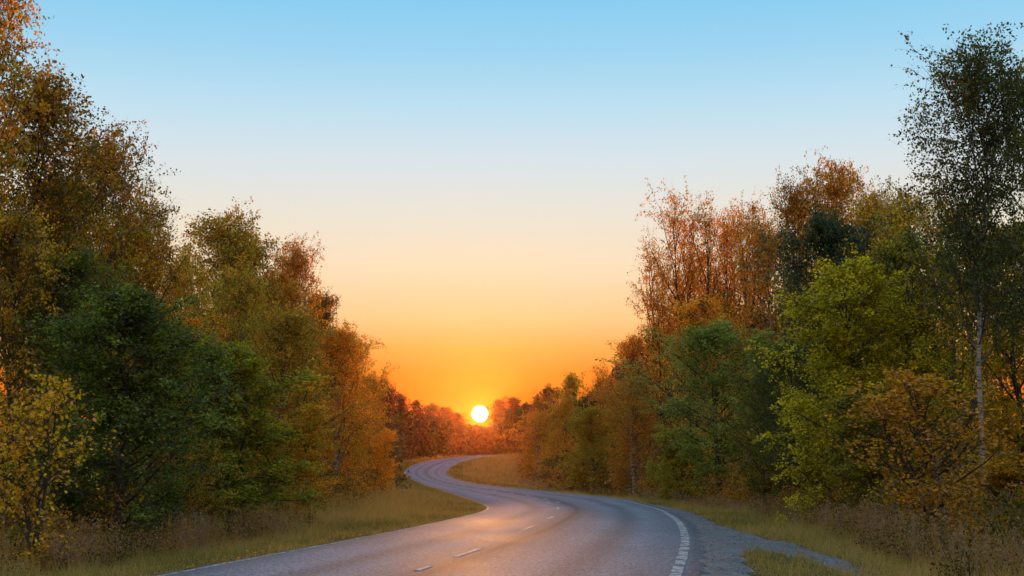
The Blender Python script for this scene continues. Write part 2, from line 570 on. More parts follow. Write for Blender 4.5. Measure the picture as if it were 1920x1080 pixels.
def grow(r, p, d, length, K, wob, up):
    pts = [p]
    step = (np.asarray(length) / (K - 1))[:, None]
    for k in range(1, K):
        d = d + r.normal(0, wob, d.shape)
        d[:, 2] += up[k - 1] if hasattr(up, '__len__') else up
        d = unit(d)
        p = p + d * step
        pts.append(p)
    return np.stack(pts, 1)


def sprout(r, P, n, s0, s1, theta, tj, lens):
    """n children on every polyline of P; returns start, direction, fraction, parent index"""
    Nn, K = P.shape[:2]
    par = np.repeat(np.arange(Nn), n)
    s = s0 + (s1 - s0) * (np.tile(np.arange(n), Nn) + r.random(Nn * n)) / n
    t = np.clip(s * (K - 1), 0, K - 1 - 1e-6); i = t.astype(int); fr = (t - i)[:, None]
    a, b = P[par, i], P[par, i + 1]
    pos = a + (b - a) * fr
    tan = unit(b - a)
    perp = unit(np.cross(tan, r.normal(0, 1, tan.shape)))
    th = np.radians(r.normal(theta, tj, len(par)))[:, None]
    return pos, unit(tan * np.cos(th) + perp * np.sin(th)), s, par


def tubes(P, R, S):
    Nn, K = P.shape[:2]
    tan = np.zeros_like(P)
    tan[:, 1:-1] = P[:, 2:] - P[:, :-2]; tan[:, 0] = P[:, 1] - P[:, 0]; tan[:, -1] = P[:, -1] - P[:, -2]
    tan = unit(tan)
    ref = np.where(np.abs(tan[..., 2:3]) > 0.9, np.array([1., 0, 0]), np.array([0, 0, 1.]))
    u = unit(np.cross(tan, ref)); v = np.cross(tan, u)
    a = np.arange(S) / S * 2 * np.pi
    V = P[:, :, None] + R[:, :, None, None] * (np.cos(a)[:, None] * u[:, :, None] + np.sin(a)[:, None] * v[:, :, None])
    n, k, s = np.meshgrid(np.arange(Nn), np.arange(K - 1), np.arange(S), indexing='ij')
    b = n * K * S
    f = np.stack([b + k * S + s, b + k * S + (s + 1) % S, b + (k + 1) * S + (s + 1) % S, b + (k + 1) * S + s], -1).reshape(-1, 4)
    return V.reshape(-1, 3), f, np.repeat(R.reshape(-1), S)


ENV = {
    'birch': lambda u: (1 - u) ** 0.55 * (0.55 + u) ** 0.9 * 1.02,
    'egg': lambda u: np.sin(np.pi * np.clip(u * 0.88 + 0.10, 0, 1) ** 0.85) ** 0.75,
    'broad': lambda u: np.sqrt(np.clip(1 - u ** 2.3, 0, 1)) * (0.82 + 0.18 * np.sin(u * 9)),
    'cone': lambda u: (1 - u) ** 0.75 * 0.95 + 0.05,
}


def leaves(r, pos, size, clump, tri=False):
    n = len(pos)
    a = unit(r.normal(0, 1, (n, 3)) + np.array([0, 0, -0.35]))
    c = unit(np.cross(a, r.normal(0, 1, (n, 3))))
    nn = np.cross(a, c)
    L = (size * r.uniform(0.65, 1.25, n))[:, None]
    V = np.stack([pos, pos + a * L * .48 + c * L * .36 + nn * L * .10, pos + a * L, pos + a * L * .48 - c * L * .36 + nn * L * .10], 1)
    if tri:                                    # far or hidden foliage: one triangle a leaf
        V = V[:, [0, 1, 2]] if tri == 'half' else np.stack([V[:, 0], V[:, 1] + a * L * .3, V[:, 3] + a * L * .3], 1)
        return V.reshape(-1, 3), np.arange(n * 3).reshape(-1, 3), r.random(n), clump
    return V.reshape(-1, 3), np.arange(n * 4).reshape(-1, 4), r.random(n), clump


def tree_kind(seed, H, R, cb, env, n1, n2, n3, nl, leaf, ang, up1, droop, lean=(0, 0), stems=1, tr=0.11, birch=False, bare=0.0, l2=0.42, l3=0.30, wob=0.10, tops=0.0):
    r = np.random.default_rng(seed)
    V, Fc, Rd, off = [], [], [], 0

    def add(P, Rr, S):
        nonlocal off
        v, f, q = tubes(P, Rr, S)
        V.append(v); Fc.append(f + off); Rd.append(q); off += len(v)
    tw, stem_pts = [], []
    K = 15
    for s in range(stems):
        t = np.linspace(0, 1, K)
        az = s * 2.4 + r.uniform(0, 1)
        spread = (0.10 * H if stems > 1 else 0) * r.uniform(0.5, 1.3)
        hs = H * (r.uniform(0.78, 1.0) if s else 1.0)
        x = np.cumsum(r.normal(0, 0.012 * H, K)) * t + lean[0] * H * t + np.cos(az) * spread * t ** 0.8
        y = np.cumsum(r.normal(0, 0.012 * H, K)) * t + lean[1] * H * t + np.sin(az) * spread * t ** 0.8
        P = np.stack([x, y, t * hs * 0.97], -1)
        P[0, 2] = -0.15
        Rr = tr * (1 - t) ** 0.85 * (0.75 if stems > 1 else 1) + 0.006
        Rr[0] *= 1.25
        stem_pts.append(P)
        add(P[None], Rr[None], 8)
    per = max(1, n1 // stems)
    for P in stem_pts:
        u = (np.arange(per) + r.random(per)) / per
        tt = cb + (0.985 - cb) * u ** 0.92
        ti = np.clip(tt * (K - 1), 0, K - 1 - 1e-6); i = ti.astype(int)
        pos = P[i] + (P[i + 1] - P[i]) * (ti - i)[:, None]
        az = np.arange(per) * 2.399 + r.normal(0, 0.5, per)
        a = np.radians(ang[0] + (ang[1] - ang[0]) * u + r.normal(0, 8, per))
        d = np.stack([np.cos(az) * np.sin(a), np.sin(az) * np.sin(a), np.cos(a)], -1)
        reach = R * ENV[env](u) * r.uniform(0.42, 1.18, per) * (0.72 if stems > 1 else 1)
        ln = np.minimum(reach / np.maximum(np.sin(a), 0.35), (1.02 - tt * 0.97) * H * 0.95 + 0.03 * H)
        B = grow(r, pos, d, ln, 7, wob, up1)
        rr = (tr * 0.42 * (1 - tt) ** 0.6 + 0.006)[:, None] * np.linspace(1, 0.25, 7)[None]
        add(B, rr, 4)
        p2, d2, s2, par = sprout(r, B, n2, 0.18, 1.0, 48, 14, None)
        l_2 = ln[par] * l2 * (1.15 - 0.55 * s2) * r.uniform(0.6, 1.3, len(par)) + 0.03 * H
        d2[:, 2] += 0.12; d2 = unit(d2)
        C = grow(r, p2, d2, l_2, 5, wob * 1.4, up1 * 0.5 - droop * 0.4)
        add(C, np.repeat((0.0032 + 0.0032 * ln[par] / R)[:, None], 5, 1) * np.linspace(1, .5, 5)[None] * (H / 10) ** .5, 3)
        p3, d3, s3, par3 = sprout(r, C, n3, 0.1, 1.0, 45, 18, None)
        l_3 = l_2[par3] * l3 * r.uniform(0.5, 1.4, len(par3)) + 0.02 * H
        D = grow(r, p3, d3, l_3, 4, wob * 1.6, -droop)
        add(D[:, ::3], np.full((len(D), 2), 0.0021 * (H / 10) ** .5) * np.array([[1, .55]]), 3)
        cl = r.random(len(C))
        # twigs near the very top lose their leaves first
        hi = D[:, 0, 2] / H
        keep = r.random(len(D)) > np.clip(bare + tops * np.clip((hi - 0.62) / 0.3, 0, 1), 0, 0.95)
        tw.append((D[keep], (cl[par3] * 0.75 + 0.25 * r.random(len(par3)))[keep]))
    LP, LC = [], []
    for D, cl in tw:
        n = len(D)
        s = r.random((n, nl)) * 2.999; i = s.astype(int); fr = (s - i)[..., None]
        ii = np.arange(n)[:, None]
        p = D[ii, i] * (1 - fr) + D[ii, i + 1] * fr
        p = p + r.normal(0, leaf * 0.55, p.shape)
        LP.append(p.reshape(-1, 3)); LC.append(np.repeat(cl, nl))
    LP = np.concatenate(LP); LC = np.concatenate(LC)
    ok = LP[:, 2] > 0.02
    v, f, tone, cl = leaves(r, LP[ok], leaf, LC[ok])
    trunk = mesh_np('trunk', np.concatenate(V), np.concatenate(Fc), M_BIRCH if birch else M_BARK, point_attr={'rad': np.concatenate(Rd)}, smooth=True)
    crown = mesh_np('crown', v, f, M_LEAF, face_attr={'tone': tone, 'clump': cl})
    ext = np.percentile(np.abs(LP[:, 0] - lean[0] * H * LP[:, 2] / H), 97)
    return dict(trunk=trunk, crown=crown, H=np.percentile(LP[:, 2], 99.7), R=ext, nleaf=int(ok.sum()))


KINDS = {}


def define_kinds():
    K = KINDS
    # tall airy birches (H 12)
    for i, sd in enumerate((11, 12, 13)):
        K['birch%d' % i] = tree_kind(sd, 12, 2.6, 0.30, 'birch', 44, 10, 6, 12, 0.10, (48, 22), 0.06, 0.16, lean=((-.02, .03, -.04)[i], 0), tr=0.12, birch=True, bare=0.08, tops=0.12)
    K['main'] = tree_kind(26, 13, 2.9, 0.36, 'birch', 46, 10, 6, 11, 0.095, (46, 22), 0.07, 0.14, lean=(-.062, 0), tr=0.085, birch=True, bare=0.08, tops=0.12)
    # many-stemmed airy tree, few leaves at the top
    K['vase0'] = tree_kind(31, 12, 3.2, 0.22, 'egg', 56, 8, 6, 9, 0.105, (46, 18), 0.10, 0.08, stems=4, tr=0.17, bare=0.10, tops=0.40)
    K['vase1'] = tree_kind(32, 12, 3.0, 0.25, 'birch', 54, 8, 6, 9, 0.105, (44, 16), 0.10, 0.08, stems=3, tr=0.17, bare=0.10, tops=0.40)
    # leafy, egg-shaped
    for i, sd in enumerate((41, 42)):
        K['egg%d' % i] = tree_kind(sd, 9, 2.5, 0.10, 'egg', 40, 13, 7, 10, 0.09, (72, 25), 0.05, 0.10, tr=0.12, bare=0.03, l2=0.34, l3=0.26)
    # leafy down to the ground
    for i, sd in enumerate((51, 52, 53)):
        K['broad%d' % i] = tree_kind(sd, 7, 2.6, 0.03, 'broad', 50, 13, 7, 12, 0.076, (82, 20), 0.06, 0.10, l2=0.34, l3=0.26, stems=(1, 3, 2)[i], tr=0.09, bare=0.02)
    # weeping, dense
    K['weep0'] = tree_kind(61, 9, 2.3, 0.06, 'egg', 50, 12, 7, 10, 0.080, (55, 22), 0.02, 0.32, tr=0.12, birch=True, bare=0.02)
    K['weep1'] = tree_kind(62, 9, 2.2, 0.08, 'cone', 50, 12, 7, 9, 0.080, (58, 22), 0.03, 0.30, tr=0.12, bare=0.03)
    # loose shrubs
    K['shrub0'] = tree_kind(71, 3.3, 1.25, 0.05, 'egg', 34, 6, 4, 4, 0.075, (60, 20), 0.06, 0.06, stems=4, tr=0.035, bare=0.12, l2=0.5)
    K['shrub1'] = tree_kind(72, 4.2, 1.6, 0.10, 'egg', 40, 7, 4, 5, 0.075, (62, 24), 0.05, 0.06, stems=2, tr=0.06, birch=True, bare=0.10, lean=(-.10, 0), l2=0.5)
    # far trees: bigger leaf sprays, seen from a hundred metres and more
    for i, sd in enumerate((81, 82, 83)):
        K['far%d' % i] = tree_kind(sd, 10, 2.8, 0.05, ('egg', 'cone', 'egg')[i], 44, 6, 4, 6, 0.22, (62, 20), 0.06, 0.08, tr=0.13, bare=0.05, tops=(.0, .2, .4)[i])


define_kinds()

# leaf colours (albedo)
C = dict(
    gold=(0.60, 0.33, 0.020), yellow=(0.62, 0.42, 0.02), ygreen=(0.27, 0.24, 0.018), lime=(0.46, 0.37, 0.02), orange=(0.66, 0.25, 0.012), rust=(0.56, 0.20, 0.014),
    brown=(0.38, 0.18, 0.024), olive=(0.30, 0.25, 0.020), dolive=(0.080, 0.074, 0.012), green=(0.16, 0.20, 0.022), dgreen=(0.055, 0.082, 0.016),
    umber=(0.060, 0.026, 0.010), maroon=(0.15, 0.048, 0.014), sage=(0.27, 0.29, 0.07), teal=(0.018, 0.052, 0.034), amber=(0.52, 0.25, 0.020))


def plant(kind, px, d, top, wpx, a, b, label, name='deciduous_tree', cat='tree', group=None, rot=0.0, mid=None):
    """stand a tree at depth d in line with picture column px, as tall as row `top` asks and as wide as wpx asks"""
    k = KINDS[kind]
    u, _ = ray(px, top + 100 if mid is None else mid)
    x = u * d
    zb = float(ground_z(np.array(x), np.array(float(d))))
    zt = EYE + d * ray(px, top)[1]
    h = zt - zb
    e = bpy.data.objects.new(name, None)
    e.empty_display_size = 0.3
    e.location = (x, d, zb)
    sz = h / k['H']; sx = (wpx / F * d / 2) / k['R']
    e.scale = (sx, sx, sz)
    e.rotation_euler = (0, 0, rot)
    e['label'] = label; e['category'] = cat
    if group:
        e['group'] = group
    link(e)
    link(bpy.data.objects.new('trunk', k['trunk']), e)
    c = link(bpy.data.objects.new('crown', k['crown']), e)
    ca, cb = C[a], C[b]
    j = 1 + rng.normal(0, 0.06)
    c.color = (ca[0] * j, ca[1] * j, ca[2], 1)
    c['tint_b'] = (cb[0] * j, cb[1] * j, cb[2])
    return e


GL, GR, GF = 'trees lining the left of the road', 'trees lining the right of the road', 'far trees round the setting sun'
TREES = [
    # left side, near to far
    ('shrub0', 72, 22, 690, 235, 'yellow', 'amber', 'loose yellow-leaved shrub at the left edge above the weeds', 'shrub', 'shrub', GL),
    ('broad0', 235, 27.5, 545, 330, 'dgreen', 'green', 'big dark green bushy tree behind the yellow shrub', 'deciduous_tree', 'tree', GL),
    ('broad1', 440, 34, 640, 240, 'green', 'ygreen', 'round green bushy tree right of the big dark green one', 'deciduous_tree', 'tree', GL),
    ('egg0', 40, 31, 400, 220, 'gold', 'dolive', 'golden tree crown above the yellow shrub at the left edge', 'deciduous_tree', 'tree', GL),
    ('birch0', -75, 33, -130, 280, 'olive', 'rust', 'tallest tree cut off by the top left corner of the picture', 'birch_tree', 'tree', GL),
    ('birch1', 70, 37, 140, 250, 'amber', 'dolive', 'tall amber-leaved tree beside the tallest tree at the left edge', 'birch_tree', 'tree', GL),
    ('birch2', 188, 41, 232, 200, 'orange', 'dolive', 'tall orange-tipped tree sloping down third from the left edge', 'birch_tree', 'tree', GL),
    ('vase1', 268, 45, 332, 160, 'dolive', 'amber', 'dark olive tree whose top branches stick out over the sky gap', 'deciduous_tree', 'tree', GL),
    ('egg1', 338, 50, 480, 120, 'olive', 'gold', 'olive and gold tree in the dip between two left groups', 'deciduous_tree', 'tree', GL),
    ('weep1', 385, 41, 590, 170, 'orange', 'amber', 'bright orange crown peeping over the round green bushy tree', 'deciduous_tree', 'tree', GL),
    ('birch1', 432, 58, 398, 170, 'amber', 'olive', 'olive and amber birch, highest of the middle left group', 'birch_tree', 'tree', GL),
    ('birch0', 487, 62, 425, 150, 'dolive', 'amber', 'dark olive birch second in the middle left group', 'birch_tree', 'tree', GL),
    ('birch2', 540, 66, 446, 120, 'brown', 'orange', 'pointed rust-red birch third in the middle left group', 'birch_tree', 'tree', GL),
    ('weep0', 540, 47, 580, 200, 'amber', 'olive', 'broad weeping olive and amber tree by the left bank', 'deciduous_tree', 'tree', GL),
    ('egg0', 592, 72, 552, 100, 'dolive', 'brown', 'dark narrow tree on the slope down from the rust-red birch', 'deciduous_tree', 'tree', GL),
    ('weep0', 635, 60, 612, 150, 'orange', 'amber', 'amber weeping tree at the outer end of the left wall of trees', 'deciduous_tree', 'tree', GL),
    ('weep1', 672, 80, 690, 90, 'rust', 'olive', 'rust-tinted tree below the outer amber weeping tree', 'deciduous_tree', 'tree', GL),
    ('broad2', 690, 76, 800, 90, 'orange', 'gold', 'low orange bush over the left grass bank', 'shrub', 'shrub', GL),
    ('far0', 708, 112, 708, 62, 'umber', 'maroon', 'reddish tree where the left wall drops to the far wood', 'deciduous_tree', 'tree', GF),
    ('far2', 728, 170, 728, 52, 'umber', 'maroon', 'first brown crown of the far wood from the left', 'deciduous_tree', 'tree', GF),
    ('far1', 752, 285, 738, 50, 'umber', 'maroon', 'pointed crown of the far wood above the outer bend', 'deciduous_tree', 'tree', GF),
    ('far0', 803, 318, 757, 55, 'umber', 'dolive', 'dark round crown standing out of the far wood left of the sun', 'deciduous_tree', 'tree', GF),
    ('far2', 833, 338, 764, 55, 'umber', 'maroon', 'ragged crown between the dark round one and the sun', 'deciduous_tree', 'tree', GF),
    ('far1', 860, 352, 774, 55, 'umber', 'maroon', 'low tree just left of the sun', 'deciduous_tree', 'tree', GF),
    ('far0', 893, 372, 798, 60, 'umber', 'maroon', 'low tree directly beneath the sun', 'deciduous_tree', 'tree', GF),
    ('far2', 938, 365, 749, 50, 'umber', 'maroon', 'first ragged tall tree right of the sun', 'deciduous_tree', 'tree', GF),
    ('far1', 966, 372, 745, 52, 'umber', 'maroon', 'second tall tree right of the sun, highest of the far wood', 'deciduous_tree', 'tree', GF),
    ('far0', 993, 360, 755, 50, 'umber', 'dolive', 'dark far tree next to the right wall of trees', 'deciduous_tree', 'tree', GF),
    ('egg0', 130, 39, 330, 220, 'gold', 'olive', 'golden middle crown under the tall amber-leaved left tree', 'deciduous_tree', 'tree', GL),
    ('egg1', 245, 43, 410, 190, 'gold', 'brown', 'gold and brown crown between the dark green tree and the sky-gap branches', 'deciduous_tree', 'tree', GL),
    ('weep0', 450, 54, 500, 160, 'amber', 'olive', 'amber crown in the heart of the middle left group', 'deciduous_tree', 'tree', GL),
    ('egg1', 515, 60, 510, 150, 'orange', 'amber', 'orange crown at shoulder height of the middle left group', 'deciduous_tree', 'tree', GL),
    ('egg1', 652, 68, 628, 110, 'amber', 'olive', 'amber and olive tree on the last slope of the left wall', 'deciduous_tree', 'tree', GL),
    ('weep0', 695, 92, 700, 75, 'olive', 'orange', 'slim olive-orange tree ending the left wall above the bend', 'deciduous_tree', 'tree', GL),
    ('far2', 778, 300, 750, 48, 'umber', 'maroon', 'second brown crown of the far wood from the left', 'deciduous_tree', 'tree', GF),
    ('egg0', 150, 32, 470, 200, 'green', 'dolive', 'dull green crown rising behind the big dark green bushy tree', 'deciduous_tree', 'tree', GL),
    ('weep1', 335, 31, 620, 150, 'green', 'gold', 'green tree with gold sprays wedged between two bushy left trees', 'deciduous_tree', 'tree', GL),
    ('broad2', 535, 41, 760, 150, 'olive', 'amber', 'olive and amber bush at the foot of the weeping olive tree', 'shrub', 'shrub', GL),
    # right side, far to near
    ('egg1', 1485, 46, 640, 150, 'dgreen', 'dolive', 'dark green tree touching the big yellow-green one on its road side', 'deciduous_tree', 'tree', GR),
    ('egg0', 1608, 58, 440, 130, 'dgreen', 'dolive', 'dark green crown leaning on the very dark blue-green tree', 'deciduous_tree', 'tree', GR),
    ('birch1', 1690, 66, 360, 120, 'olive', 'brown', 'olive-brown birch filling the gap beside the great birch', 'birch_tree', 'tree', GR),
    ('weep1', 1640, 44, 520, 170, 'olive', 'gold', 'olive-gold crown merging with the big yellow-green tree', 'deciduous_tree', 'tree', GR),
    ('far2', 1012, 215, 745, 60, 'brown', 'dolive', 'dark thin tree behind the end of the right wall', 'deciduous_tree', 'tree', GR),
    ('weep0', 1010, 155, 770, 95, 'olive', 'brown', 'olive-brown rounded tree at the end of the right wall', 'deciduous_tree', 'tree', GR),
    ('far0', 1037, 172, 722, 62, 'brown', 'dolive', 'dark brown tree rising behind the olive-brown rounded one', 'deciduous_tree', 'tree', GR),
    ('weep1', 1053, 140, 745, 90, 'olive', 'amber', 'olive and amber tree second from the end of the right wall', 'deciduous_tree', 'tree', GR),
    ('far2', 1075, 160, 700, 80, 'brown', 'olive', 'brown ragged tree over the field edge', 'deciduous_tree', 'tree', GR),
    ('broad0', 1112, 108, 765, 110, 'ygreen', 'olive', 'yellow-green bush at the bend, low in the right wall', 'shrub', 'shrub', GR),
    ('vase0', 1140, 140, 690, 80, 'rust', 'orange', 'thin rust tree stepping up towards the tall orange group', 'deciduous_tree', 'tree', GR),
    ('weep0', 1187, 92, 702, 115, 'amber', 'brown', 'amber weeping tree in front of the tall orange group', 'deciduous_tree', 'tree', GR),
    ('egg1', 1190, 125, 630, 100, 'brown', 'orange', 'brown tree filling the foot of the tall orange group', 'deciduous_tree', 'tree', GR),
    ('vase0', 1248, 112, 452, 120, 'amber', 'rust', 'outermost many-stemmed rust tree of the tall orange group', 'deciduous_tree', 'tree', GR),
    ('vase1', 1292, 108, 360, 140, 'orange', 'amber', 'highest many-stemmed tree of the tall orange group', 'deciduous_tree', 'tree', GR),
    ('vase0', 1340, 112, 392, 140, 'rust', 'orange', 'dark rust tree in the middle of the tall orange group', 'deciduous_tree', 'tree', GR),
    ('vase1', 1392, 106, 372, 120, 'amber', 'orange', 'last thin-topped tree of the tall orange group', 'deciduous_tree', 'tree', GR),
    ('egg0', 1330, 96, 560, 150, 'orange', 'gold', 'glowing orange crown inside the tall orange group', 'deciduous_tree', 'tree', GR),
    ('egg1', 1345, 66, 605, 250, 'sage', 'green', 'round grey-green tree in front of the tall orange group', 'deciduous_tree', 'tree', GR),
    ('broad1', 1285, 74, 800, 110, 'ygreen', 'olive', 'low yellow-green bush at the foot of the grey-green tree', 'shrub', 'shrub', GR),
    ('egg1', 1430, 53, 690, 170, 'dolive', 'olive', 'dark olive tree between the grey-green and the yellow-green one', 'deciduous_tree', 'tree', GR),
    ('birch0', 1442, 100, 410, 110, 'orange', 'amber', 'orange birch between the tall group and the pale-trunked pair', 'birch_tree', 'tree', GR),
    ('birch2', 1483, 92, 342, 125, 'orange', 'dolive', 'first of two tall birches standing side by side', 'birch_tree', 'tree', GR),
    ('birch1', 1556, 88, 302, 140, 'brown', 'amber', 'second and higher of two tall birches standing side by side', 'birch_tree', 'tree', GR),
    ('egg1', 1550, 54, 398, 215, 'teal', 'dgreen', 'very dark blue-green dense tree above the yellow-green one', 'deciduous_tree', 'tree', GR),
    ('birch0', 1645, 74, 335, 130, 'olive', 'amber', 'thin olive birch left of the great birch', 'birch_tree', 'tree', GR),
    ('broad0', 1598, 39, 495, 285, 'ygreen', 'lime', 'big yellow-green tree in full leaf on the right verge', 'deciduous_tree', 'tree', GR),
    ('egg1', 1700, 41, 440, 220, 'dgreen', 'olive', 'dark green tree behind the big yellow-green one', 'deciduous_tree', 'tree', GR),
    ('vase1', 1745, 52, 360, 220, 'amber', 'olive', 'amber tree showing through the great birch', 'deciduous_tree', 'tree', GR),
    ('main', 1812, 34, 84, 310, 'dolive', 'dgreen', 'great birch with pale leaning trunk and small dark leaves', 'birch_tree', 'tree', GR),
    ('birch2', 1945, 36, 88, 230, 'teal', 'olive', 'tall dark birch cut off by the right edge', 'birch_tree', 'tree', GR),
    ('egg0', 1905, 39, 420, 220, 'gold', 'olive', 'gold and olive tree at the right edge behind the great birch', 'deciduous_tree', 'tree', GR),
    ('broad0', 1905, 31, 850, 200, 'dolive', 'gold', 'dark low bush at the right edge with a few gold leaves', 'shrub', 'shrub', GR),
    ('shrub1', 1775, 26.5, 690, 260, 'amber', 'brown', 'small orange-leaved tree with a thin leaning pale trunk', 'deciduous_tree', 'tree', GR),
    ('broad2', 1660, 33, 730, 190, 'dolive', 'olive', 'dark olive bush right of the big yellow-green tree', 'shrub', 'shrub', GR),
]
for t in TREES:
    kw = {}
    if t[0] not in ('main', 'shrub1'):
        kw['rot'] = float(rng.uniform(-0.6, 0.6) + (math.pi if rng.random() < .5 else 0))
    plant(*t[:10], group=t[10], **kw)


# ------------------------------------------------------------------ wood behind, undergrowth, grass
def build_woodland():
    """the mass of trees behind the front rows, which reads as one dark wood"""
    r = np.random.default_rng(5)
    spots = []
    for d in np.concatenate([np.arange(-90, 30, 4.0), np.arange(30, 420, 4.0)]):
        for side in (-1, 1):
            for row in range(4):
                e = xl(d) if side < 0 else xr(d)
                off = (11 if side > 0 or d < 90 else 6) + row * 6 + r.uniform(-2, 2) + (12 if side > 0 and d > 130 else 0)
                spots.append((e + side * off, d + r.uniform(-2, 2)))
    for x in np.arange(-70, 60, 3.2):
        for row in range(4):
            spots.append((x + r.uniform(-1.5, 1.5), 425 + row * 9 + r.uniform(-3, 3)))
    S = np.array(spots)
    px = S[:, 0] / np.maximum(S[:, 1], 1) * F + 960
    S = S[((px > -250) & (px < 2170) & (S[:, 1] > 22)) | (S[:, 1] < 22)]
    d = S[:, 1]
    px = S[:, 0] / np.maximum(d, 1) * F + 960
    # the wood is kept a little lower than the front rows that hide it
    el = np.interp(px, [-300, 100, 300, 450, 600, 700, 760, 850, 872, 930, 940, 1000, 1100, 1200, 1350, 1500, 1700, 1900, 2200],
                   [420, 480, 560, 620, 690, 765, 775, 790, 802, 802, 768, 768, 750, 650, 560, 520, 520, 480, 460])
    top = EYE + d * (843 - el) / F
    z0 = ground_z(S[:, 0], d)
    h = np.where(d < 30, 10.5, np.clip(top - z0, 1.5, 22)) * r.uniform(0.8, 1.05, len(d))
    nl = 420
    u = r.random((len(d), nl)) ** 0.8
    rad = h[:, None] * 0.20 * np.sqrt(np.clip(1 - u ** 2.2, 0, 1)) * np.sqrt(r.random((len(d), nl)))
    th = r.uniform(0, 6.283, (len(d), nl))
    P = np.stack([S[:, :1] + rad * np.cos(th), d[:, None] + rad * np.sin(th), z0[:, None] + u * h[:, None]], -1)
    size = np.repeat(np.where(d < 25, 0.45, np.clip(d / 330, 0.14, 1.25)), nl)
    v, f, tone, cl = leaves(r, P.reshape(-1, 3), size * 1.1, np.repeat(r.random(len(d)), nl), tri=True)
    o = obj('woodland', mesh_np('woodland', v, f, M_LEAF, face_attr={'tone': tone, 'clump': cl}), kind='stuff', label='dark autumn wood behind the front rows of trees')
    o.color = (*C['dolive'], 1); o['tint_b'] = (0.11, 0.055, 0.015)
    # trunks in the wood
    k = r.random(len(d)) < 0.7
    t = np.linspace(0, 1, 5)
    X = S[k]; hh = h[k]
    Pt = np.stack([X[:, :1] + np.cumsum(r.normal(0, .12, (len(X), 5)), 1), X[:, 1:] + np.cumsum(r.normal(0, .12, (len(X), 5)), 1), z0[k][:, None] - .1 + t[None] * hh[:, None]], -1)
    v, f, q = tubes(Pt, np.clip(hh, 3, 20)[:, None] * 0.012 * (1.1 - t[None]), 5)
    obj('woodland_trunks', mesh_np('woodland_trunks', v, f, M_BARK, point_attr={'rad': q}, smooth=True), kind='stuff', label='trunks inside the dark wood')
    return len(d) * nl


build_woodland()


def in_view(x, d, z, m=1.06):
    c, s = math.cos(PITCH), math.sin(PITCH)
    zz = z - EYE
    fwd = d * c + zz * s
    px = 960 + F * x / fwd; py = 540 - F * (-d * s + zz * c) / fwd
    return (np.abs(px - 960) < 960 * m) & (py < 1080 * m)


def blades(r, x, d, h, w, lean, tone, short=False):
    n = len(x)
    z = ground_z(x, d) - 0.02
    a = r.uniform(0, 6.283, n)
    sx, sy = np.cos(a) * w / 2, np.sin(a) * w / 2
    la = r.uniform(0, 6.283, n); lx, ly = np.cos(la) * lean * h, np.sin(la) * lean * h
    B = np.stack([x, d, z], -1)
    side = np.stack([sx, sy, 0 * sx], -1)
    mid = np.stack([lx * .35, ly * .35, h * .58], -1); tip = np.stack([lx, ly, h], -1)
    if short:                                  # one leaning triangle a blade
        V = np.stack([B - side, B + side, B + tip], 1)
        return V.reshape(-1, 3), np.arange(n * 3).reshape(-1, 3), tone
    V = np.stack([B - side, B + side, B + mid + side * .75, B + mid - side * .75, B + tip], 1)
    base = np.arange(n)[:, None] * 5
    f = np.concatenate([base + np.array([0, 1, 2]), base + np.array([0, 2, 3]), base + np.array([3, 2, 4])])
    return V.reshape(-1, 3), f, np.tile(tone, 3)


def build_grass():
    r = np.random.default_rng(9)
    n = 300000
    d = np.exp(r.uniform(np.log(14.5), np.log(330), n))
    side = r.random(n) < 0.5
    rd = r.random(n) ** 1.3 * np.where(side, np.interp(d, [14, 60, 120, 330], [8, 7, 8, 9]), np.interp(d, [14, 40, 80, 130, 240, 330], [9, 8, 5, 12, 18, 9])) + 0.02
    x = np.where(side, xl(d) - rd, xr(d) * 1.0 + rd + 0.25)
    z = ground_z(x, d)
    inner = (d > 120) & (d < 330) & ~side
    k = in_view(x, d, z) & ~poly_mask(GRAVEL, x, d)
    x, d, rd = x[k], d[k], rd[k]; n = len(x)
    pn = 0.5 + 0.5 * np.sin(x * .9 + 1.3 * np.sin(d * .31)) * np.sin(d * .53 + x * .2)
    h = (0.07 + 0.10 * np.clip(rd / 2.0, 0, 1) + 0.16 * np.clip((rd - 2.2) / 3, 0, 1)) * r.uniform(0.6, 1.5, n) * (1 + np.clip((d - 60) / 200, 0, 1))
    tuft = np.sin(x * 5.1 + 2.0 * np.sin(d * 2.3)) * np.sin(d * 4.3 + 1.7 * np.sin(x * 1.9))
    h = h * np.clip(1.0 + 0.75 * tuft, 0.35, 2.0)
    bank = (x < xl(d)) & (d > 30) & (d < 120)
    h = h * np.where(bank, 1 + 0.5 * np.clip((rd - 0.8) / 2, 0, 1), 1)
    w = 0.009 * np.clip(d / 20, 1, 9)
    tone = np.clip(0.30 + 0.45 * pn + 0.10 * tuft + r.normal(0, .20, n) + np.clip((rd - 1.5) / 8, 0, .25) + np.clip((0.35 - rd), 0, .3) - 0.2 * np.clip((d - 90) / 60, 0, 1), 0, 1)
    v, f, t = blades(r, x, d, h, w * 1.15, r.uniform(0.1, 0.9, n), tone, short=True)
    obj('grass', mesh_np('grass', v, f, M_GRASS, face_attr={'tone': t}), kind='stuff', label='short autumn grass on the road verges and banks')


build_grass()


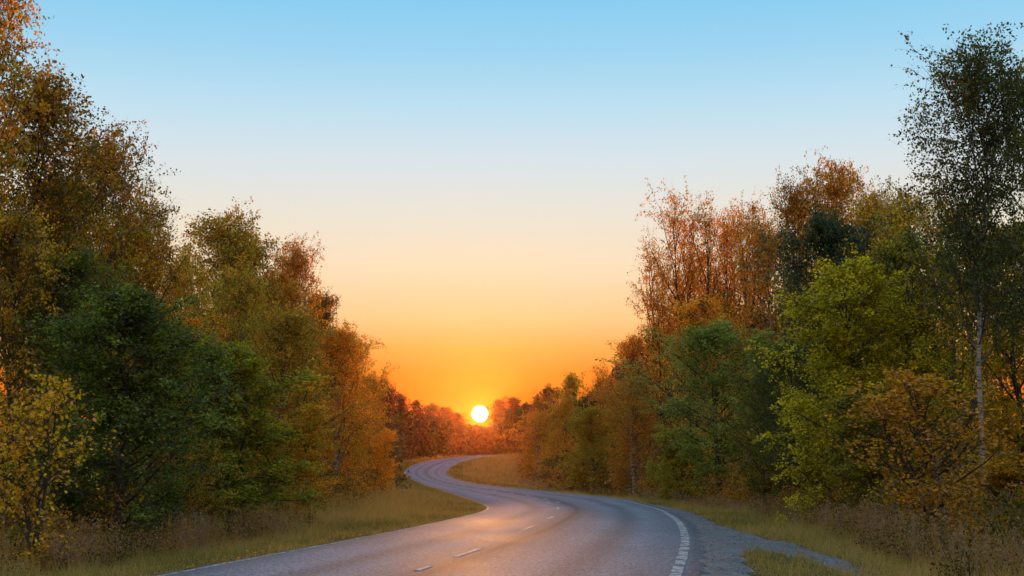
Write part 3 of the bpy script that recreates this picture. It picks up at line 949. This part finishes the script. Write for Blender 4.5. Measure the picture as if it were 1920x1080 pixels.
def build_weeds():
    """tall dry stems, seed heads and low leafy growth along the wood's edge"""
    r = np.random.default_rng(19)
    n = 26000
    d = np.exp(r.uniform(np.log(18), np.log(260), n))
    side = r.random(n) < 0.5
    lo = np.where(side, np.interp(d, [18, 30, 45, 90, 260], [2.6, 2.3, 1.9, 2.2, 3]), np.interp(d, [18, 28, 45, 60, 100, 150, 260], [3.5, 3.1, 2.5, 2.4, 1.6, 4, 6]))
    rd = lo + np.abs(r.normal(0, 1.7, n))
    x = np.where(side, xl(d) - rd, xr(d) + rd)
    cl = np.sin(x * 1.7 + d * .6) + np.sin(d * 1.1 - x * .8)
    k = in_view(x, d, ground_z(x, d)) & (r.random(n) < 0.35 + 0.35 * cl) & ~poly_mask(GRAVEL, x, d) & ~(side & (d > 36) & (d < 75) & (rd < 5.5)) & ~(side & (d > 70) & (x > -0.098 * d)) & ~(~side & (d > 110) & (x < 0.008 * d))
    x, d, rd, cl = x[k], d[k], rd[k], cl[k]; n = len(x)
    h = r.uniform(0.25, 0.75, n) * (0.8 + 0.25 * cl)
    tone = np.clip(0.5 + 0.2 * np.sin(x * .9) + r.normal(0, .25, n), 0, 1)
    v, f, t = blades(r, x, d, h, 0.008 * np.clip(d / 30, 1, 5), r.uniform(0.05, 0.5, n), tone)
    # little leaves and seed heads up each stem
    m = 9
    z = ground_z(x, d)
    s = r.uniform(0.25, 1.0, (n, m))
    P = np.stack([x[:, None] + r.normal(0, .05, (n, m)) * (1 + d[:, None] / 40), d[:, None] + r.normal(0, .05, (n, m)), z[:, None] + s * h[:, None]], -1).reshape(-1, 3)
    lv, lf, lt, _ = leaves(r, P, np.repeat(0.045 * np.clip(d / 40, 1, 3), m), np.zeros(n * m))
    tri = np.concatenate([lf[:, [0, 1, 2]], lf[:, [0, 2, 3]]]) + len(v)
    tn = np.clip(np.repeat(tone, m) + r.normal(0, .12, n * m), 0, 1)
    obj('weeds', mesh_np('weeds', np.concatenate([v, lv]), np.concatenate([f, tri]), M_WEED, face_attr={'tone': np.concatenate([t, tn, tn])}), kind='stuff', label='tall dry weeds along the edge of the wood')


build_weeds()


def build_edge_weeds():
    """denser head-high growth at both lower corners: rusty, grey and straw-coloured stems"""
    r = np.random.default_rng(23)
    n = 5200
    d = r.uniform(18.5, 34, n)
    side = r.random(n) < 0.5
    rd = np.where(side, 2.5 + np.abs(r.normal(0, 1.3, n)), np.interp(d, [18, 24, 34], [3.7, 3.4, 3.1]) + np.abs(r.normal(0, 1.2, n)))
    x = np.where(side, xl(d) - rd, xr(d) + rd)
    patch = np.sin(x * 2.3 + d * 1.1) + np.sin(d * 1.9 - x * 1.3)
    k = in_view(x, d, ground_z(x, d)) & (r.random(n) < 0.55 + 0.3 * patch) & ~poly_mask(GRAVEL, x, d)
    x, d, patch = x[k], d[k], patch[k]; n = len(x)
    h = r.uniform(0.35, 0.95, n) * (0.85 + 0.12 * patch)
    tone = np.clip(0.62 + 0.22 * np.sin(x * 1.9 + d) + r.normal(0, .18, n), 0, 1)
    v, f, t = blades(r, x, d, h, 0.007 + 0 * d, r.uniform(0.03, 0.35, n), tone)
    m = 16
    z = ground_z(x, d)
    s = r.uniform(0.35, 1.0, (n, m)) ** .8
    sp = 0.07 * (1.1 - s)
    P = np.stack([x[:, None] + r.normal(0, 1, (n, m)) * sp, d[:, None] + r.normal(0, 1, (n, m)) * sp, z[:, None] + s * h[:, None]], -1).reshape(-1, 3)
    lv, lf, lt, _ = leaves(r, P, np.full(n * m, 0.036), np.zeros(n * m))
    tri = np.concatenate([lf[:, [0, 1, 2]], lf[:, [0, 2, 3]]]) + len(v)
    tn = np.clip(np.repeat(tone, m) + r.normal(0, .10, n * m), 0, 1)
    obj('tall_weeds', mesh_np('tall_weeds', np.concatenate([v, lv]), np.concatenate([f, tri]), M_WEED, face_attr={'tone': np.concatenate([t, tn, tn])}), kind='stuff', label='rusty and grey seeding weeds at the near wood edges')


build_edge_weeds()


def build_undergrowth():
    r = np.random.default_rng(29)
    n = 900
    d = np.exp(r.uniform(np.log(20), np.log(330), n))
    side = r.random(n) < 0.5
    lo = np.where(side, np.interp(d, [18, 30, 45, 90, 260], [4.2, 4.2, 5.2, 6.0, 5]), np.interp(d, [18, 28, 45, 60, 100, 150, 260], [5.2, 4.6, 3.8, 3.4, 2.8, 8, 12]))
    rd = lo + np.abs(r.normal(0, 3.0, n))
    x = np.where(side, xl(d) - rd, xr(d) + rd)
    k = in_view(x, d, ground_z(x, d), 1.15) & ~(side & (d > 55) & (x > -0.102 * d)) & ~(~side & (d > 135) & (x < 0.012 * d))
    x, d = x[k], d[k]; n = len(x)
    h = r.uniform(0.5, 1.5, n) * np.clip(d / 40, 1, 2)
    m = 420
    th = r.uniform(0, 6.283, (n, m)); u = r.random((n, m)) ** .8
    rad = h[:, None] * 0.75 * np.sqrt(r.random((n, m))) * np.sqrt(1 - u * .9)
    P = np.stack([x[:, None] + rad * np.cos(th), d[:, None] + rad * np.sin(th), ground_z(x, d)[:, None] + u * h[:, None]], -1).reshape(-1, 3)
    v, f, tone, cl = leaves(r, P, np.repeat(0.08 * np.clip(d / 45, 1, 4), m), np.repeat(r.random(n), m), tri=True)
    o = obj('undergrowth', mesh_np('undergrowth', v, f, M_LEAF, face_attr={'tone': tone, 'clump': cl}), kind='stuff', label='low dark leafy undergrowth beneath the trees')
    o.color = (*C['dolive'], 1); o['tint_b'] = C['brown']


build_undergrowth()


def build_fallen():
    r = np.random.default_rng(39)
    n = 9000
    d = np.exp(r.uniform(np.log(15), np.log(90), n))
    side = r.random(n) < 0.5
    rd = np.abs(r.normal(0, 3.0, n)) - 0.1
    x = np.where(side, xl(d) - rd, xr(d) + rd)
    z = np.where(road_dist(x, d) < 0, road_z(x, d) + 0.01, ground_z(x, d) + 0.05)
    k = ~(poly_mask(GRAVEL, x, d) & (r.random(n) < 0.85))
    x, d, z = x[k], d[k], z[k]; n = len(x)
    P = np.stack([x, d, z], -1)
    v, f, tone, cl = leaves(r, P, np.full(n, 0.055), r.random(n))
    V = v.reshape(-1, 4, 3); V[..., 2] = z[:, None] + (V[..., 2] - z[:, None]) * 0.3
    o = obj('fallen_leaves', mesh_np('fallen_leaves', V.reshape(-1, 3), f, M_LEAF, face_attr={'tone': tone, 'clump': cl}), kind='stuff', label='fallen autumn leaves scattered over the verges')
    o.color = (*C['amber'], 1); o['tint_b'] = C['brown']


build_fallen()

# ------------------------------------------------------------------ warm volume added for lens glare round the sun
def build_glare_haze():
    x, y0, y1, z0, z1 = 260, -60, 560, -6, 34
    v = [(sx * x, y, z) for z in (z0, z1) for y in (y0, y1) for sx in (-1, 1)]
    f = [(0, 2, 3, 1), (4, 5, 7, 6), (0, 1, 5, 4), (2, 6, 7, 3), (0, 4, 6, 2), (1, 3, 7, 5)]
    m = bpy.data.materials.new('glare_haze'); m.use_nodes = True
    nt = m.node_tree
    nt.nodes.remove(nt.nodes['Principled BSDF'])
    pv = nt.nodes.new('ShaderNodeVolumePrincipled')
    pv.inputs['Color'].default_value = (0.98, 0.44, 0.30, 1)
    pv.inputs['Density'].default_value = 0.000028
    pv.inputs['Anisotropy'].default_value = 0.935
    nt.links.new(pv.outputs[0], nt.nodes['Material Output'].inputs['Volume'])
    obj('glare_haze', mesh_np('glare_haze', v, f, m), kind='stuff', label='thin warm volume added for the glare round the sun')


build_glare_haze()
